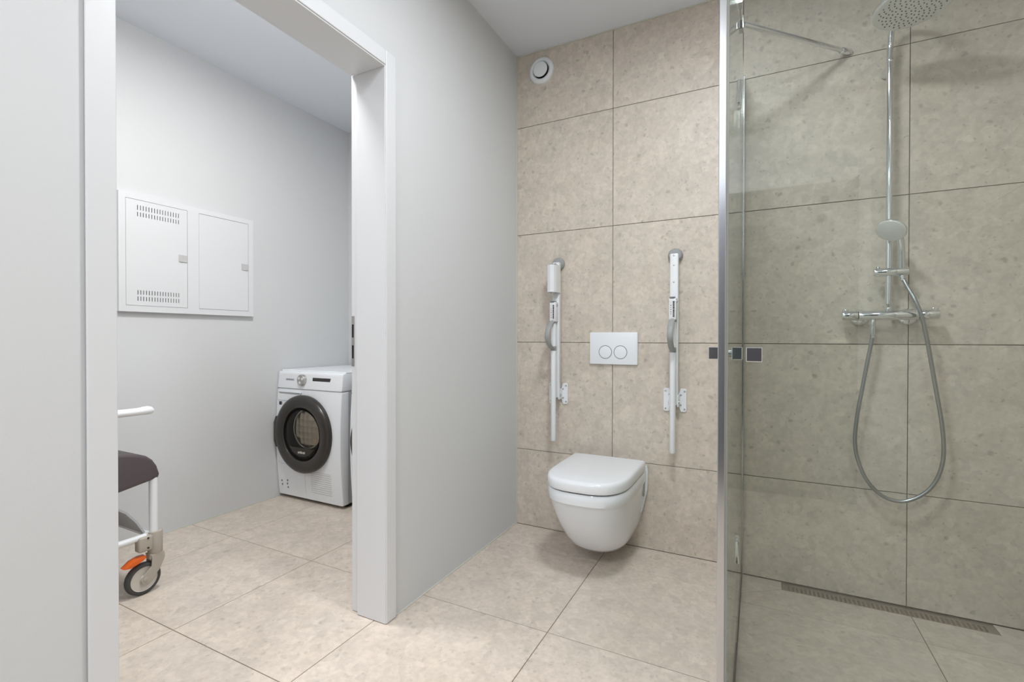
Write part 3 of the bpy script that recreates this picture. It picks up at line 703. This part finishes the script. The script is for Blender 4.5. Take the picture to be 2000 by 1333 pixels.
        for dx, z in ((0.040, 0.112), (0.042, 0.088), (0.095, 0.120), (0.092, 0.098), (0.096, 0.074)):
            obj('sticker_icon', lathe([(0, 0), (0.007, 0), (0.007, 0.0006), (0, 0.0006)], (x0+dx, yf(z)-0.0004, z), A_, 6), 'printg', fs_)
        for k in range(10):
            z = 0.072+k*0.0135
            obj('grille_slot', box(x0+0.315, x1-0.085, yf(z)-0.0008, yf(z)+0.004, z, z+0.0035), 'appls', fs_)
        # service flap joint
        zj = 0.235
        pts = [(x0+0.02+0.47*k/14, 0, zj-0.028*math.sin(min(1.0, k/9)*math.pi/2)) for k in range(15)]
        obj('flap_joint', tube([(a, yf(c)-0.0002, c) for a, _, c in pts], 0.0012, 6), 'appls', fs_)
        obj('flap_joint', tube([(x0+0.262, yf(z)-0.0002, z) for z in (0.05, 0.1, 0.15, 0.2)], 0.001, 6), 'appls', fs_)
    return t
appliance(-2.815, -2.236, 'white tumble dryer with dark round door in the corner of the utility room', 'dryer', True, 'tumble_dryer')
appliance(-2.158, -1.572, 'white laundry machine right of the dryer, only a sliver shows past the door frame', 'washing machine', False, 'washing_machine')

# ------------------------------------------------------------------ wheeled shower chair (front right corner shows)
t = thing('shower_chair', 'wheeled shower chair with dark padded seat, partly hidden by the door frame', 'chair', (-2.45, 0.85, 0))
XA, XB = -2.235, -2.665; YFp, YRp = 1.098, 0.62
sec = [(0.55, 0.400), (0.97, 0.450), (1.10, 0.472), (1.118, 0.478), (1.122, 0.492), (1.112, 0.528), (1.096, 0.556), (1.074, 0.576), (1.04, 0.590), (0.96, 0.606), (0.55, 0.625)]
obj('seat_cushion', extrude_poly([(XB-0.01, a-0.006, b-0.011) for a, b in sec], (XA-XB+0.028, 0, 0), bev=0.014, seg=4), 'cush', t, True)
obj('seat_plate', extrude_poly([(XB+0.01, a, b) for a, b in ((0.57, 0.388), (1.10, 0.460), (1.10, 0.472), (0.57, 0.400))], (XA-XB-0.02, 0, 0)), 'black', t)
for X in (XA, XB):
    s = 1 if X == XA else -1
    bm = bmesh.new(); rings = []
    for y_, z_, rx, rz in ((0.48, 0.751, 0.020, 0.010), (0.50, 0.751, 0.023, 0.016), (0.9, 0.750, 0.023, 0.016), (1.02, 0.749, 0.022, 0.0150), (1.045, 0.749, 0.021, 0.0150), (1.062, 0.750, 0.020, 0.0168), (1.078, 0.750, 0.018, 0.0178), (1.092, 0.749, 0.014, 0.0145), (1.099, 0.748, 0.008, 0.008)):
        rings.append([bm.verts.new((X+rx*math.cos(2*math.pi*k/20), y_, z_+rz*math.sin(2*math.pi*k/20))) for k in range(20)])
    for A_, B_ in zip(rings, rings[1:]):
        for k in range(20): bm.faces.new((A_[k], A_[(k+1) % 20], B_[(k+1) % 20], B_[k]))
    bm.faces.new(rings[0]); bm.faces.new(rings[-1])
    obj('armrest', bm, 'white', t, True)
    obj('arm_post', cyl((X, YRp-0.03, 0.40), (X, YRp-0.03, 0.755), 0.014, 20), 'coatw', t, True)
    obj('side_rail', tube([(X, YRp, 0.232), (X, 0.9, 0.232), (X, YFp-0.03, 0.234)], 0.012, 16), 'coatw', t, True)
    for Y_ in (YFp, YRp):
        obj('leg_post', cyl((X, Y_, 0.225), (X, Y_, 0.47), 0.0155, 24), 'coatw', t, True)
        cs = obj('caster_housing', cyl((X, Y_+0.006, 0.155), (X, Y_+0.006, 0.246), 0.026, 24, 0.003), 'fork', t, True)
        obj('housing_lug', box(X-0.018, X+0.022, Y_-0.062, Y_-0.01, 0.176, 0.238, 0.008, 3), 'fork', cs, True)
        for z in (0.19, 0.23): obj('screw', lathe([(0, 0), (0.004, 0), (0.004, 0.002), (0, 0.002)], (X+0.022, Y_-0.03, z), (1, 0, 0), 10), 'dgrey', cs)
        cw_ = (X, Y_-0.040, 0.0645)
        for sx in (-1, 1):
            pts = [(Y_+0.030, 0.156), (Y_+0.032, 0.130), (Y_+0.014, 0.090), (Y_-0.014, 0.055), (Y_-0.030, 0.046), (Y_-0.050, 0.048), (Y_-0.056, 0.062), (Y_-0.046, 0.082), (Y_-0.018, 0.108), (Y_-0.016, 0.138), (Y_-0.020, 0.156)]
            obj('fork_side', extrude_poly([(X+sx*0.018, a, b) for a, b in pts], (sx*0.005, 0, 0), bev=0.0015), 'fork', cs)
        obj('fork_crown', box(X-0.0175, X+0.0175, Y_-0.022, Y_+0.031, 0.133, 0.157, 0.005), 'fork', cs)
        wh = obj('wheel', lathe([(0.049, -0.013), (0.058, -0.013), (0.0635, -0.007), (0.0645, 0.0), (0.0635, 0.007), (0.058, 0.013), (0.049, 0.013)], cw_, (1, 0, 0), 44, closed=True), 'tyre', t, True)
        obj('hub', lathe([(0, -0.014), (0.012, -0.014), (0.014, -0.008), (0.046, -0.009), (0.0495, -0.012), (0.0495, 0.012), (0.046, 0.009), (0.014, 0.008), (0.012, 0.014), (0, 0.014)], cw_, (1, 0, 0), 40), 'hub', wh, True)
        obj('axle', cyl((X-0.026, cw_[1], cw_[2]), (X+0.026, cw_[1], cw_[2]), 0.008, 14, 0.001), 'fork', wh, True)
        pd = obj('brake_pedal', extrude_poly([(X-0.016, a, b) for a, b in ((Y_-0.112, 0.132), (Y_-0.085, 0.152), (Y_-0.055, 0.160), (Y_-0.034, 0.158), (Y_-0.040, 0.146), (Y_-0.062, 0.136), (Y_-0.090, 0.128))], (0.036, 0, 0), bev=0.003), 'orange', t, True)
        pd['label'] = 'orange brake pedal'
# curved grey guard under the seat
arc = [(0.70, 0.405), (0.90, 0.400), (0.965, 0.385), (1.005, 0.352), (1.04, 0.305), (1.068, 0.252)]
inn = [(a-0.005, b-0.006) for a, b in arc[::-1]]
obj('splash_guard', extrude_poly([(XB+0.016, a, b) for a, b in arc+inn], (XA-XB-0.018, 0, 0)), 'shell', t, True)
obj('cross_rail', cyl((XB, YFp-0.02, 0.24), (XA, YFp-0.02, 0.24), 0.011, 16), 'coatw', t, True)
obj('cross_rail', cyl((XB, YRp, 0.24), (XA, YRp, 0.24), 0.011, 16), 'coatw', t, True)
bk = obj('backrest', box(XB+0.01, XA-0.01, YRp-0.085, YRp-0.045, 0.70, 1.02, 0.018, 3), 'cush', t, True)
for X in (XB+0.03, XA-0.03): obj('back_post', cyl((X, YRp-0.04, 0.40), (X, YRp-0.04, 1.0), 0.0125, 18), 'coatw', t, True)
